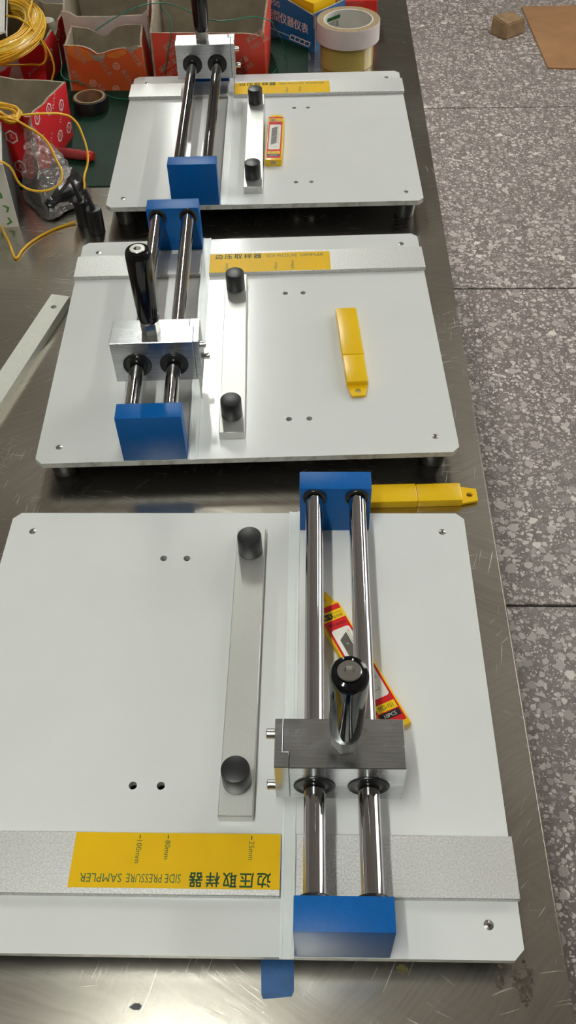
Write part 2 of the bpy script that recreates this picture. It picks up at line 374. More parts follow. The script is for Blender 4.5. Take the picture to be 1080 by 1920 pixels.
# ------------------------------------------------------------------ the samplers
MESH = {}
def cached(key, f):
    if key not in MESH: MESH[key] = f()
    return MESH[key]
PX0, PX1, PY0, PY1 = -146.5, 247.0, -260.5, 97.5
SCREWS = [(-126.5, -239.8), (-126.5, 77), (226.5, 77), (226.5, -239.8)]
HOLES = [(89.9, -210.8), (109.5, -210.8), (89.9, -11.7), (109.5, -11.7)]
RODX, RODZ = (-17.2, -52.0), 43.5
def plate_mesh():
    c = 6.5
    out = [(PX0+c, PY0), (PX1-c, PY0), (PX1, PY0+c), (PX1, PY1-c), (PX1-c, PY1), (PX0+c, PY1), (PX0, PY1-c), (PX0, PY0+c)]
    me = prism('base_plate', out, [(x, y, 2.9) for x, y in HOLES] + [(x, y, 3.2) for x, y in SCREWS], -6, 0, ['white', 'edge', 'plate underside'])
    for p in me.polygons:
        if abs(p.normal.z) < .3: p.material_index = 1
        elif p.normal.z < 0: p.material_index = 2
    return me
def sector(name, rad, z0, z1, mat, dome=0.0):
    pr = [(0, z0), (rad, z0), (rad, z1-.5), (rad-.5, z1)] + ([(rad*.5, z1+dome)] if dome else []) + [(0, z1+dome*1.2)]
    return lathe(name, pr, mat, 24)
def screw_mesh():       # countersunk head with a cross recess
    bm = bmesh.new(); n = 24; ring = [[], []]
    for i in range(n):
        t = 2*PI*i/n
        ring[0].append(bm.verts.new((3.1*math.cos(t), 3.1*math.sin(t), -.25)))
        on = (i % 6) in (0,)
        rr = 2.1 if on else 1.0
        ring[1].append(bm.verts.new((rr*math.cos(t), rr*math.sin(t), .15)))
    mid = bm.verts.new((0, 0, -1.6)); low = [bm.verts.new((3.1*math.cos(2*PI*i/n), 3.1*math.sin(2*PI*i/n), -4)) for i in range(n)]
    for i in range(n):
        k = (i+1) % n
        bm.faces.new((ring[0][i], ring[0][k], ring[1][k], ring[1][i])); bm.faces.new((ring[1][i], ring[1][k], mid)); bm.faces.new((low[i], low[k], ring[0][k], ring[0][i]))
    bm.faces.new(low[::-1]); return bm_mesh('screw', bm, 'nickel')
def carriage_mesh():
    bm = bmesh.new()
    pl = [(-74.5, -17), (2.8, -17), (2.8, 6), (-1.2, 6), (-1.2, 17), (-74.5, 17)]
    loops = [pl] ; vs = [bm.verts.new((x, y, 70)) for x, y in pl]
    f = bm.faces.new(vs); g = bmesh.ops.extrude_face_region(bm, geom=[f])
    for v in g['geom']:
        if isinstance(v, bmesh.types.BMVert): v.co.z = 23.5
    bmesh.ops.bevel(bm, geom=list(bm.edges), offset=.5, segments=1, affect='EDGES')
    return bm_mesh('carriage', bm, 'steel')
def holder_mesh():
    bm = bmesh.new()
    pl = [(3.0, -16.8), (8.2, -16.8), (8.2, 16.8), (-1.0, 16.8), (-1.0, 6.2), (3.0, 6.2)]
    f = bm.faces.new([bm.verts.new((x, y, 70.2)) for x, y in pl]); g = bmesh.ops.extrude_face_region(bm, geom=[f])
    for v in g['geom']:
        if isinstance(v, bmesh.types.BMVert): v.co.z = 23.5
    bmesh.ops.bevel(bm, geom=list(bm.edges), offset=.4, segments=1, affect='EDGES')
    return bm_mesh('blade_holder', bm, 'steel')
def blade_mesh():
    pts = [(13, 24), (-15.5, 24), (-17.2, 12), (-18.6, .3), (-12, 4), (9, 17)]
    vs = [(4.2, y, z) for y, z in pts] + [(5.4, y, z) for y, z in pts]; n = len(pts)
    fs = [tuple(range(n)), tuple(range(2*n-1, n-1, -1))] + [(i, n+i, n+(i+1) % n, (i+1) % n) for i in range(n)]
    return mesh_from('blade', vs, fs, 'nickel')
def handle_mesh():
    pr = [(0, 83.2), (7.2, 83.2), (9.0, 84.2), (9.9, 87), (10.3, 92), (11.0, 112), (11.5, 138), (11.6, 152), (11.2, 156), (10.0, 158.2), (8.2, 158.8), (7.4, 158.4), (7.2, 155), (0, 155)]
    return lathe('handle', pr, 'black gloss', 40)
def capscrew_mesh(rad, h, hexr, axis='z'):
    bm = bmesh.new(); n = 24; L = []
    for r_, z in ((rad, 0), (rad, h-.5), (rad-.5, h)): L.append([bm.verts.new((r_*math.cos(2*PI*i/n), r_*math.sin(2*PI*i/n), z)) for i in range(n)])
    def hx(i):
        t = 2*PI*i/n; k = math.cos(PI/6)/math.cos((t % (PI/3))-PI/6); return hexr*k
    for z in (h, h*.45): L.append([bm.verts.new((hx(i)*math.cos(2*PI*i/n), hx(i)*math.sin(2*PI*i/n), z)) for i in range(n)])
    for j in range(len(L)-1):
        for i in range(n): k = (i+1) % n; bm.faces.new((L[j][i], L[j][k], L[j+1][k], L[j+1][i]))
    bm.faces.new(L[0][::-1]); bm.faces.new(L[-1])
    if axis == 'x':
        for v in bm.verts: v.co = Vector((v.co.z, v.co.x, v.co.y))
    return bm_mesh('cap_screw', bm, 'nickel', 35)
def hexnut_mesh():
    bm = bmesh.new(); L = []
    for r_, z in ((8.2, 70), (8.9, 70.6), (8.9, 82.6), (8.0, 83.4)): L.append([bm.verts.new((r_*math.cos(PI*i/3+.2), r_*math.sin(PI*i/3+.2), z)) for i in range(6)])
    for j in range(3):
        for i in range(6): k = (i+1) % 6; bm.faces.new((L[j][i], L[j][k], L[j+1][k], L[j+1][i]))
    bm.faces.new(L[0][::-1]); bm.faces.new(L[-1]); return bm_mesh('hex_nut', bm, 'nickel')
def ring_mesh(name, ri, ro, h, mat):
    return lathe(name, [(ri, 0), (ri, h), (ri+.8, h-.5), ((ri+ro)/2, h-.8), (ro-1.2, h), (ro-.4, h-.2), (ro, h-.8), (ro, 0), (ri, 0)], mat, 36, 'y')
def sampler(x, y, deg, yc, label, footcut=()):
    t = thing('sample_cutter', label, 'sample cutter', (x, y, TAB), math.radians(deg), 'side pressure sample cutters on the bench')
    up_ = -TAB                                            # plate top above the table
    def part(nm, key, f, parent=t, loc=(0, 0, 0)):
        if parent is t: loc = (loc[0], loc[1], loc[2]+up_)
        return link(nm, cached(key, f), parent, loc)
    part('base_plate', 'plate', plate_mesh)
    for i, (sx, sy) in enumerate(SCREWS):
        part('screw', 'screw', screw_mesh, t, (sx, sy, 0))
        cut = 1.6 if i in footcut else 0
        part('foot', 'foot%g' % cut, lambda: lathe('foot', [(0, -6.05), (14, -6.05), (13.6, -10), (11.8, -29+cut), (11, -30+cut), (0, -30+cut)], 'black rubber', 28), t, (sx, sy, 0))
    part('cutting_strip', 'strip', lambda: mesh_from('cutting_strip', *extrude_y([(-4.6, .02), (-4.6, 1.5), (-2.6, 1.5), (-2.4, .7), (2.6, .7), (2.8, 1.1), (4.5, 1.1), (4.5, .02)], PY0-.8, PY1+1.2), 'strip white'))
    g1 = part('guide_bar', 'gb1', lambda: box('guide_bar', 4.9, 248.2, 22.8, 63, .02, 5, 'alu', .4, 1))
    g1['label'] = 'long aluminium guide bar carrying the yellow scale label'
    part('scale_label', 'lab', lambda: box('scale_label', 5.2, 142, 23.2, 59, 5.0, 5.12, 'label yellow'), g1)
    def letters():
        d = Decal()
        for k, ch in enumerate('边压取样器'): [d.text(ch, 10.8+11.0*k+e, 48.6+g, 8.9, 9.0) for e, g in ((0, 0), (.36, 0), (.18, .34), (.2, -.1))]
        d.text('SIDE PRESSURE', 69.2, 50.0, 35.5, 5.6); d.text('SAMPLER', 107.6, 50.0, 27.4, 5.6)
        for xx, s_, ln in ((24.4, '25mm', 12.2), (80.0, '80mm', 12.4), (98.9, '100mm', 15.0)):
            d.poly([(xx-.35, 24.6), (xx+.35, 24.6), (xx+.35, 27.2), (xx-.35, 27.2)]); d.text(s_, xx+1.7, 28.2, ln, 3.6, PI/2)
        return d.mesh('lettering', 'label green', lambda u, v: (u, v, 5.17))
    part('lettering', 'let', letters, g1)
    g2 = part('guide_bar', 'gb2', lambda: box('guide_bar', -147.6, -5.0, 22.8, 63, .02, 5, 'alu', .4, 1)); g2['label'] = 'short plain aluminium guide bar under the rods'
    cb = part('clamp_bar', 'cb', lambda: box('clamp_bar', 24.2, 47.8, -236, 13, .02, 9.2, 'alubar', .5, 1))
    for ky in (-212, -11.6):
        part('knob', 'knob', lambda: lathe('knob', [(0, 9.2), (9.6, 9.2), (10.1, 10), (9.9, 28.3), (9.6, 28.9), (9.1, 29.1), (0, 29.1)], 'black plastic', 32), cb, (36, ky, 0))
    for y0, y1, s_ in ((-260.2, -241, 1), (77, 97.2, -1)):
        b = part('end_block', 'eb%d' % s_, lambda: box('end_block', -63.8, -4.9, y0, y1, .02, 53.9, 'blue', .8, 2))
        for rx in RODX:
            q = part('seal_ring', 'sr', lambda: ring_mesh('seal_ring', 7.05, 9.9, 2.2, 'black seal'), b, (rx, y1 if s_ > 0 else y0, RODZ))
            if s_ < 0: q.rotation_euler = (0, 0, PI)
    for rx in RODX:
        part('guide_rod', 'rod', lambda: lathe('guide_rod', [(7, -241), (7, 77)], 'chrome', 48, 'y'), t, (rx, 0, RODZ))
    cr = part('carriage', 'car', carriage_mesh, t, (0, yc, 0))
    for rx in RODX:
        for s_ in (-1, 1):
            q = part('bushing_ring', 'br', lambda: ring_mesh('bushing_ring', 7.1, 13.7, 1.1, 'black seal'), cr, (rx, s_*16.9, RODZ))
            if s_ < 0: q.rotation_euler = (0, 0, PI)
    part('blade_holder', 'bh', holder_mesh, cr)
    for dy, z in ((-10.5, 61), (10.5, 30)): part('cap_screw', 'cs', lambda: capscrew_mesh(3.4, 6, 1.6, 'x'), cr, (8.2, dy, z))
    part('blade', 'bl', blade_mesh, cr)
    hd = part('handle', 'hd', handle_mesh, t, (-36.5, yc-.5, 0))
    part('hex_nut', 'hn', hexnut_mesh, hd)
    part('cap_screw', 'cs2', lambda: capscrew_mesh(7.0, 4.6, 3.4), hd, (0, 0, 154.9))
    return t
def extrude_y(prof, y0, y1):
    n = len(prof); vs = [(x, y0, z) for x, z in prof] + [(x, y1, z) for x, z in prof]
    fs = [tuple(range(n)), tuple(range(2*n-1, n-1, -1))] + [(i, n+i, n+(i+1) % n, (i+1) % n) for i in range(n)]
    return vs, fs
DEV = {'A': (-62.76, 1267.19, -.99, 50), 'B': (-85.13, 835.2, -.27, -160), 'C': (-5.51, 245.52, 177.51, -11)}
sampler(*DEV['A'], 'white sample cutter farthest away, its carriage pushed back towards the red cartons', (1,))
sampler(*DEV['B'], 'white sample cutter in the middle with a plain yellow case lying on its plate')
sampler(*DEV['C'], 'white sample cutter nearest the camera, turned round so its yellow scale label reads upside down')
def on(dev, X, Y):
    x, y, d, _ = DEV[dev]; t = math.radians(d); return (x+math.cos(t)*X-math.sin(t)*Y, y+math.sin(t)*X+math.cos(t)*Y)

# ------------------------------------------------------------------ yellow blade cases
def case(loc, ang, face, label):                          # ang: direction of the hang tab; face: label side up
    t = thing('blade_case', label, 'blade case', loc, ang-PI/2, 'yellow blade cases')
    def shell():
        bm = bmesh.new(); bm_box(bm, -11, 11, 0, 76, 0, 9, 1.3, 2); return bm_mesh('case_body', bm, 'case yellow', 40)
    link('case_body', cached('cbody', shell), t)
    def capm():
        bm = bmesh.new(); bm_box(bm, -10.7, 10.7, 76.1, 117, 0, 8.7, 1.3, 2); return bm_mesh('case_cap', bm, 'case yellow', 40)
    link('case_cap', cached('ccap', capm), t)
    link('hang_tab', cached('tab', lambda: prism('hang_tab', [(-10, 116.5), (10, 116.5), (10, 118), (7, 132), (-7, 132), (-10, 118)], [(0, 125, 2.9)], 1.2, 3.6, 'case yellow')), t)
    link('end_slot', cached('slot', lambda: box('end_slot', -3.5, 3.5, -.15, .4, 3, 7, 'card torn')), t)
    if face:
        z = 9.0
        st = link('sticker', cached('stick', lambda: Decal().poly([(-9.3, 4), (9.3, 4), (9.3, 115), (-9.3, 115)]).mesh('sticker', 'print red', lambda u, v: (u, v, z+.08))), t)
        lv = lambda k: (lambda u, v: (u, v, z+.08+.05*k))
        link('yellow_band', cached('yb', lambda: Decal().poly([(-9.3, 101.5), (9.3, 101.5), (9.3, 110), (-9.3, 110)]).poly([(-8, 15), (8, 15), (8, 21.5), (-8, 21.5)]).mesh('yellow_band', 'print yellow', lv(1))), st)
        link('black_band', cached('bb', lambda: Decal().poly([(-8, 8.8), (8, 8.8), (8, 14.2), (-8, 14.2)]).mesh('black_band', 'print black', lv(1))), st)
        link('white_panel', cached('wp', lambda: Decal().rrect(-7.6, 26.5, 7.6, 93, 2.2).mesh('white_panel', 'print white', lv(1))), st)
        link('blade_picture', cached('bp', lambda: Decal().poly([(-4.6, 38), (2.8, 43), (2.8, 88), (-4.6, 83)]).mesh('blade_picture', 'print grey', lv(2))), st)
        def small():
            d = Decal()
            d.text('FIRM BLADE', -6.6, 95.8, 13.2, 2.7); d.text('MD-101', -5.8, 16.4, 11.6, 3.9)
            d.text('金刚奇', -.2, 102.6, 8.2, 2.9); d.text('JINGANGQI', -.8, 106.6, 9.0, 1.4)
            d.ring(-5.6, 105.5, 1.6, 2.9, 16); d.ring(-2.9, 105.5, 1.6, 2.9, 16); d.text('D', -6.3, 104.4, 1.4, 2.2); d.text('b', -3.5, 104.4, 1.3, 2.3)
            for x0, y0, x1, y1 in ((3.6, 43, 3.9, 88), (5.0, 43, 5.2, 88), (4.0, 88, 6.0, 88.4), (4.0, 43, 6.0, 43.4), (-4.6, 33, 2.8, 33.35), (-4.6, 32, -4.3, 35), (2.5, 32, 2.8, 35)): d.poly([(x0, y0), (x1, y0), (x1, y1), (x0, y1)])
            return d.mesh('lettering', 'print black', lv(2))
        link('lettering', cached('sm', small), st)
        link('lettering', cached('sm2', lambda: Decal().text('10PCS', -4.8, 10.0, 9.6, 2.9).mesh('lettering', 'print white', lv(2))), st)
        link('blade_outline', cached('bo', lambda: Decal().poly([(-4.2, 58), (2.8, 64), (2.8, 64.5), (-4.2, 58.5)]).ring(-.8, 78, .5, .8, 10).mesh('blade_outline', 'print silver', lv(3))), st)
    return t
bx, by = on('B', 153.8, -52.4); case((bx, by, 0.05), math.atan2(-117.7, 4.4)+math.radians(-.27), False, 'plain yellow blade case lying face down on the plate of the middle sample cutter')
ax, ay = on('A', 61.2, -170.5); case((ax, ay, 0.05), math.atan2(125, 3.9)+math.radians(-.99), True, 'yellow blade case with red sticker beside the clamp bar of the farthest sample cutter')
cx, cy = on('C', -77.0, -52.5); case((cx, cy, 0.05), math.atan2(-.902, .432)+math.radians(177.51), True, 'yellow blade case with red sticker lying askew under the rods of the nearest sample cutter')
case((43, 545.0, TAB), math.radians(-.6), False, 'plain yellow blade case on the steel bench behind the nearest blue block')

# ------------------------------------------------------------------ loose metal bar at the left edge
d = Vector((-47, -176)).normalized(); ang = math.atan2(d.y, d.x)
t = thing('loose_clamp_bar', 'loose metal bar with a round hole, left of the middle sample cutter', 'metal bar', (-252.5+d.x*125, 860.5+d.y*125, TAB), ang)
me = prism('bar', [(-125, -11), (125, -11), (125, 11), (-125, 11)], [(-103, 1, 3.4), (103, 0, 3.4)], 0, 10, 'alubar')
me.materials[0] = MATS['pale bar']; link('bar', me, t)

# ------------------------------------------------------------------ cutting mat
o = link('cutting_mat', prism('cutting_mat', [(-430, 1114), (36, 1108), (60, 1560), (-430, 1575)], [], TAB, TAB+1.5, 'green mat'), None, (0, 0, Z0)); tag(o, 'dark green cutting mat on the bench under the cardboard boxes', 'cutting mat')
MZ = TAB+1.5

# ------------------------------------------------------------------ cardboard boxes
def wall(name, p00, p10, p01, p11, th, mats, prof=None, n=12, inward=(0, 0, 0), mrows=3):
    """panel between two base points and two top points; prof(u) lowers (fraction of height) the top edge; th mm thick towards inward"""
    p00, p10, p01, p11 = map(Vector, (p00, p10, p01, p11)); nrm = (p10-p00).cross(p01-p00).normalized()
    if nrm.dot(Vector(inward)-p00) < 0: nrm = -nrm
    vs, fs, mi = [], [], []
    for side in (0, 1):
        for j in range(mrows+1):
            for i in range(n+1):
                u = i/n; top = prof(u) if prof else 1.0; v = top*j/mrows
                q = p00.lerp(p10, u).lerp(p01.lerp(p11, u), v)+nrm*th*side
                vs.append(tuple(q))
    row = n+1; off = row*(mrows+1)
    for j in range(mrows):
        for i in range(n):
            k = j*row+i; fs.append((k, k+1, k+row+1, k+row)); mi.append(0); fs.append((off+k, off+k+row, off+k+row+1, off+k+1)); mi.append(1)
    for i in range(n):
        k = mrows*row+i; fs.append((k, k+1, off+k+1, off+k)); mi.append(2); fs.append((i, off+i, off+i+1, i+1)); mi.append(2)
    for j in range(mrows):
        for i in (0, n):
            k = j*row+i; fs.append((k, k+row, off+k+row, off+k)); mi.append(2)
    me = mesh_from(name, vs, fs, mats, mi)
    bm = bmesh.new(); bm.from_mesh(me); bmesh.ops.recalc_face_normals(bm, faces=bm.faces); bm.to_mesh(me); bm.free(); return me
def openbox(name, label, base, tops, mats, profs=(None,)*4, th=3.0, names=('front_panel', 'side_panel', 'back_panel', 'side_panel'), group='open cardboard boxes on the bench', z=None):
    """base, tops: front-left, front-right, back-right, back-left; the thing's Empty stands at the middle of the base"""
    zb = MZ if z is None else z
    cx_ = sum(b[0] for b in base)/4; cy_ = sum(b[1] for b in base)/4
    t = thing(name, label, 'box', (cx_, cy_, zb), 0, group)
    B = [Vector((b[0]-cx_, b[1]-cy_, 0)) for b in base]; T = [Vector((q[0]-cx_, q[1]-cy_, q[2]-zb)) for q in tops]
    out = []
    for k in range(4):
        i, j = (k, (k+1) % 4)
        out.append(link(names[k], wall(names[k], B[i], B[j], T[i], T[j], th, mats, profs[k], inward=(0, 0, 20)), t))
    bm = bmesh.new(); vs = [bm.verts.new((b.x*.97, b.y*.97, 1.0)) for b in B]; f = bm.faces.new(vs); g = bmesh.ops.extrude_face_region(bm, geom=[f])
    for v in g['geom']:
        if isinstance(v, bmesh.types.BMVert): v.co.z = 2.6
    link('bottom_panel', bm_mesh('bottom_panel', bm, [mats[1]]), t)
    def surf(k, lift=.35):                              # u,v in mm along wall k -> point on its outer face
        i, j = k, (k+1) % 4; b0, b1, t0, t1 = B[i], B[j], T[i], T[j]; n = (b1-b0).cross(t0-b0).normalized(); n = n if n.dot(-b0) < 0 else -n
        wdt = (b1-b0).length; hgt = (t0-b0).length
        return lambda u, v: tuple(b0.lerp(b1, u/wdt).lerp(t0.lerp(t1, u/wdt), v/hgt)+n*lift)
    return t, out, surf
def lerp_prof(pts):
    def f(u):
        for (u0, v0), (u1, v1) in zip(pts, pts[1:]):
            if u <= u1: return v0+(v1-v0)*(u-u0)/max(1e-6, u1-u0)
        return pts[-1][1]
    return f
RED = ['card red', 'card kraft', 'card torn']
# lower left red box with hexagon logos
t, W_, sf = openbox('red_carton', 'red open carton with white hexagon logos, lowest at the left edge', [(-460, 1175), (-319, 1130), (-290, 1250), (-430, 1290)],
    [(-462, 1166, 56), (-313.5, 1134, 58), (-285, 1250, 48), (-430, 1296, 46)], RED,
    (lerp_prof([(0, .95), (.3, 1), (.93, 1), (1, .97)]), lerp_prof([(0, .98), (.15, 1), (.4, .97), (.5, 1), (1, 1)]), lerp_prof([(0, 1), (.2, 1), (.5, .96), (.75, 1), (1, 1)]), None))
def logo(d, u, v, r_=10, sx=1.0):
    d.ring(u, v, r_*.74, r_, 6, PI/2, sx, 1.0); d.ring(u, v, r_*.0, r_*.0+.01, 6); d.text('JL', u-r_*.36*sx, v-r_*.4, r_*.75*sx, r_*.8)
def strip_text(d, s_, u, v, wd, ht, rot):
    for e, g in ((0, 0), (.035, 0), (.02, .03), (-.015, .02)): d.text(s_, u+e*ht, v+g*ht, wd, ht, rot)
d = Decal(); logo(d, 118, 56, 9.5); logo(d, 122, 16, 9.5); logo(d, 84, 36, 9.5)
link('logo_print', d.mesh('logo_print', 'logo white', sf(0)), W_[0])
d = Decal()
for u, v in ((20, 76), (58, 73), (98, 62), (80, 24), (112, 20)): logo(d, u, v, 9.0)
for u, v, rr in ((46, 20, .95), (88, 38, .95), (72, 66, .95), (20, 30, .95)): strip_text(d, 'JULI', u, v, 22, 5, rr)
link('logo_print', d.mesh('logo_print', 'logo white', sf(1)), W_[1])
# upper left red box holding the yellow cable coil
t, W_, sf = openbox('red_carton', 'red open carton holding the yellow cable coil, top left corner', [(-480, 1395), (-350, 1404), (-328, 1530), (-465, 1545)],
    [(-482, 1390, 32), (-343, 1408, 34), (-318.5, 1530, 45), (-468, 1550, 46)], RED,
    (None, lerp_prof([(0, 1), (.36, 1.02), (.42, .8), (.52, .86), (.56, 1.0), (.8, 1.0), (1, 1.04)]), lerp_prof([(0, 1), (.3, 1), (.32, 1.08), (1, 1.04)]), None))
d = Decal(); logo(d, 28, 36, 9); logo(d, 66, 48, 9); strip_text(d, 'JULI', 84, 22, 22, 5, .9); link('logo_print', d.mesh('logo_print', 'logo white', sf(1)), W_[1])
d = Decal(); strip_text(d, 'JULI', 105, 18, 22, 5, .6); link('logo_print', d.mesh('logo_print', 'logo white', sf(0)), W_[0])
lb = link('paper_label', Decal().poly([(46, 4), (98, 4), (93, 44), (46, 44)]).mesh('paper_label', 'card pale', sf(0, .3)), W_[0])
# torn orange box
ORG = ['card orange', 'card kraft', 'card torn']
t, W_, sf = openbox('orange_carton', 'orange open carton with torn wavy front edge, standing on the green mat', [(-312, 1392), (-193, 1385), (-188, 1446), (-306, 1453)],
    [(-309, 1388, 38), (-193, 1381, 37), (-196, 1447, 43), (-306, 1450, 42)], ORG,
    (lerp_prof([(0, 1.03), (.1, 1.02), (.22, 1.02), (.34, .94), (.42, .83), (.5, .86), (.6, .93), (.75, .97), (.86, .96), (.92, 1.02), (1, 1)]), lerp_prof([(0, 1), (.3, 1.05), (.6, 1.0), (1, 1)]),
     lerp_prof([(0, 1.0), (.2, 1.02), (.38, .98), (.48, .82), (.6, .80), (.72, .95), (1, 1.02)]), None))
d = Decal()
def hexlogo(d, u, v, r_=6.0): d.ring(u, v, r_*.7, r_, 6, 0); d.ring(u, v, r_*.15, r_*.42, 6, 0)
for u, v in ((36, 12), (76, 38), (70, 3.2)): hexlogo(d, u, v)
for u, v in ((14, 64), (50, 46), (82, 30), (98, 60), (4, 30), (41, 9)): strip_text(d, '紧固之星', u, v, 26, 7.5, -1.1)
link('logo_print', d.mesh('logo_print', 'logo orange', sf(0)), W_[0])
# peeled print along the torn edge of the front panel
dd = Decal().poly([(4, 66), (18, 69), (36, 61), (44, 54), (40, 47), (28, 44), (14, 49), (4, 57)]).poly([(64, 56), (80, 61), (94, 64), (94, 57), (78, 50), (66, 51)])
link('peeled_patch', dd.mesh('peeled_patch', 'card peel', sf(0, .25)), W_[0])
dd = Decal().poly([(36, 60.5), (46, 54.5), (55, 55), (62, 57), (60, 50), (50, 45), (42, 48)]).poly([(95, 66), (112, 70), (116, 66), (104, 60), (96, 61)])
link('torn_fibre', dd.mesh('torn_fibre', 'card torn', sf(0, .5)), W_[0])
# pale box behind the torn one
PAL = ['card pale', 'card kraft', 'card torn']
openbox('pale_carton', 'pale pink-grey open carton behind the torn orange carton', [(-318, 1462), (-194, 1455), (-190, 1590), (-316, 1596)],
    [(-318, 1460, 52), (-186, 1452, 53), (-184, 1592, 100), (-322, 1600, 100)], PAL,
    (lerp_prof([(0, 1.1), (.1, 1.08), (.13, 1), (.5, .99), (.93, 1.01), (1, 1.12)]), None, None, None))
# red box with star mark behind the farthest sampler
FST = ['card vermilion', 'card kraft', 'card torn']
t, W_, sf = openbox('vermilion_carton', 'red open carton printed FASTAR, behind the farthest sample cutter', [(-184, 1404), (-12, 1393), (-4, 1506), (-176, 1516)],
    [(-182, 1402, 48), (-13, 1390, 46.5), (0, 1508, 78), (-176, 1518, 80)], FST,
    (lerp_prof([(0, 1), (.85, 1), (.92, .98), (1, .93)]), None, None, None))
d = Decal()
for u, v in ((22, 50), (122, 22), (148, 62), (12, 18), (70, 20)):
    strip_text(d, '紧固之星', u, v, 30, 8.5, .55); strip_text(d, 'FASTAR', u+6.5, v-9.5, 32, 7, .55)
link('logo_print', d.mesh('logo_print', 'logo orange', sf(0)), W_[0])
# blue box with white print
BLU = ['card blue', 'card kraft', 'card torn']
P = [(-52, 1632), (67, 1504), (118, 1551), (0, 1680)]
t, W_, sf = openbox('blue_carton', 'blue open carton with white characters beside the tape rolls', P, [(-53, 1632, 38), (67, 1500, 30), (118, 1549, 31), (0, 1680, 38)], BLU,
    (lerp_prof([(0, 1.1), (.5, 1.06), (.75, 1.0), (.85, .97), (1, .93)]), None, None, None), z=TAB)
d = Decal(); strip_text(d, '智能型仪器仪表', 48, 27, 112, 17, 0); strip_text(d, 'NFSG', 66, 51, 30, 9, 0)
d.poly([(20, 10), (118, 10), (118, 11.2), (20, 11.2)])
for k in range(4):
    u = 116+k*11; d.add([(u, 5), (u+13, 5), (u+17, 15), (u+4, 15), (u+2.6, 7), (u+11.6, 7), (u+14.2, 13), (u+5.2, 13)], [(0, 1, 5, 4), (1, 2, 6, 5), (2, 3, 7, 6), (3, 0, 4, 7)])
link('lettering', d.mesh('lettering', 'logo white', sf(0)), W_[0])
# small white carton leaning in the top left corner
t = thing('white_card', 'folded white card lying over the yellow cable coil, very top left', 'card', (-430, 1410, 75.5))
link('sheet', prism('sheet', [(-45, -76), (40, -72), (53, -61), (28, 85), (-55, 95)], [], 0, 2.5, 'card white'), t)
link('fold_flap', mesh_from('fold_flap', [(53, -61, 2.5), (28, 85, 2.5), (28, 85, -6), (53, -61, -6), (51.5, -61, 2.5), (26.5, 85, 2.5), (26.5, 85, -6), (51.5, -61, -6)], [(0, 1, 2, 3), (7, 6, 5, 4), (0, 4, 5, 1), (3, 2, 6, 7), (0, 3, 7, 4), (1, 5, 6, 2)], 'card white'), t)
link('ink_mark', Decal().poly([(10, -20), (12, -18), (28, -31), (27, -33)]).mesh('ink_mark', 'print black', lambda u, v: (u, v, 2.6)), t)
# box with green chevrons
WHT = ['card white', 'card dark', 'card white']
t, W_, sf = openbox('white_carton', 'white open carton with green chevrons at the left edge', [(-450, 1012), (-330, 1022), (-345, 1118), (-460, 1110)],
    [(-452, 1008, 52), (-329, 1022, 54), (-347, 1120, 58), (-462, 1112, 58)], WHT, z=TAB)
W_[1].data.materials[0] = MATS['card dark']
d = Decal()
for u, v, rr in ((92, 72, 2.4), (100, 58, .3), (92, 46, 2.4), (108, 42, .9), (98, 30, .9), (112, 26, 1.8), (96, 12, 2.2), (111, 8, 1.2), (86, 26, .2), (110, 62, 2.0)):
    c_, n_ = math.cos(rr), math.sin(rr)
    rot = lambda q: (u+q[0]*c_-q[1]*n_, v+q[0]*n_+q[1]*c_)
    d.add([rot(q) for q in ((-5, 4), (0, 0), (5, 4), (5, 1), (0, -3.4), (-5, 1))], [(0, 5, 4, 1), (1, 4, 3, 2)])
link('chevron_print', d.mesh('chevron_print', 'leaf green', sf(0)), W_[0])

# ------------------------------------------------------------------ contents of the boxes
def torus_coil(center, ra, rb, tilt, r_, label):
    t = thing('cable_coil', label, 'cable coil', center, 0)
    n, mseg = 64, 18; vs, fs = [], []
    for i in range(n):
        a_ = 2*PI*i/n; cx_, cy_ = ra*math.cos(a_), rb*math.sin(a_)
        rr = r_*(1+.08*math.sin(5*a_))
        for j in range(mseg):
            b_ = 2*PI*j/mseg; f = rr*(1+.06*math.sin(7*b_+9*a_))
            q = Vector((cx_+f*math.cos(b_)*math.cos(a_), cy_+f*math.cos(b_)*math.sin(a_), f*math.sin(b_)*.8))
            vs.append(tuple(Matrix.Rotation(tilt, 3, 'X') @ q))
    for i in range(n):
        for j in range(mseg): fs.append((i*mseg+j, ((i+1) % n)*mseg+j, ((i+1) % n)*mseg+(j+1) % mseg, i*mseg+(j+1) % mseg))
    link('wrapped_bundle', mesh_from('wrapped_bundle', vs, fs, 'wrap', None, 60), t)
    rnd = random.Random(3)
    for k in range(30):
        ph = rnd.uniform(0, 2*PI); pts = []
        for i in range(28):
            a_ = 2*PI*i/28; b_ = ph+.35*math.sin(a_+k)+.22*math.sin(2*a_+2.1*k); f = r_*1.04
            q = Vector(((ra+f*math.cos(b_))*math.cos(a_), (rb+f*math.cos(b_))*math.sin(a_), f*math.sin(b_)*.84)); pts.append(tuple(Matrix.Rotation(tilt, 3, 'X') @ q))
        link('cable_turn', tube_curve('cable_turn', pts, 1.1, 'cable yellow', None, (0, 0, 0), 4, True), t)
    return t
torus_coil((-412, 1408, 56), 60, 88, math.radians(0), 15.5, 'wrapped coil of thin yellow cable lying in the upper red carton')
o = link('white_bottle', lathe('white_bottle', [(0, -14), (16, -14), (17, -10), (17, 28), (13, 36), (0, 37)], 'card white', 20), None, (-352, 1492, Z0)); tag(o, 'white plastic piece standing between coil and carton wall', 'container')
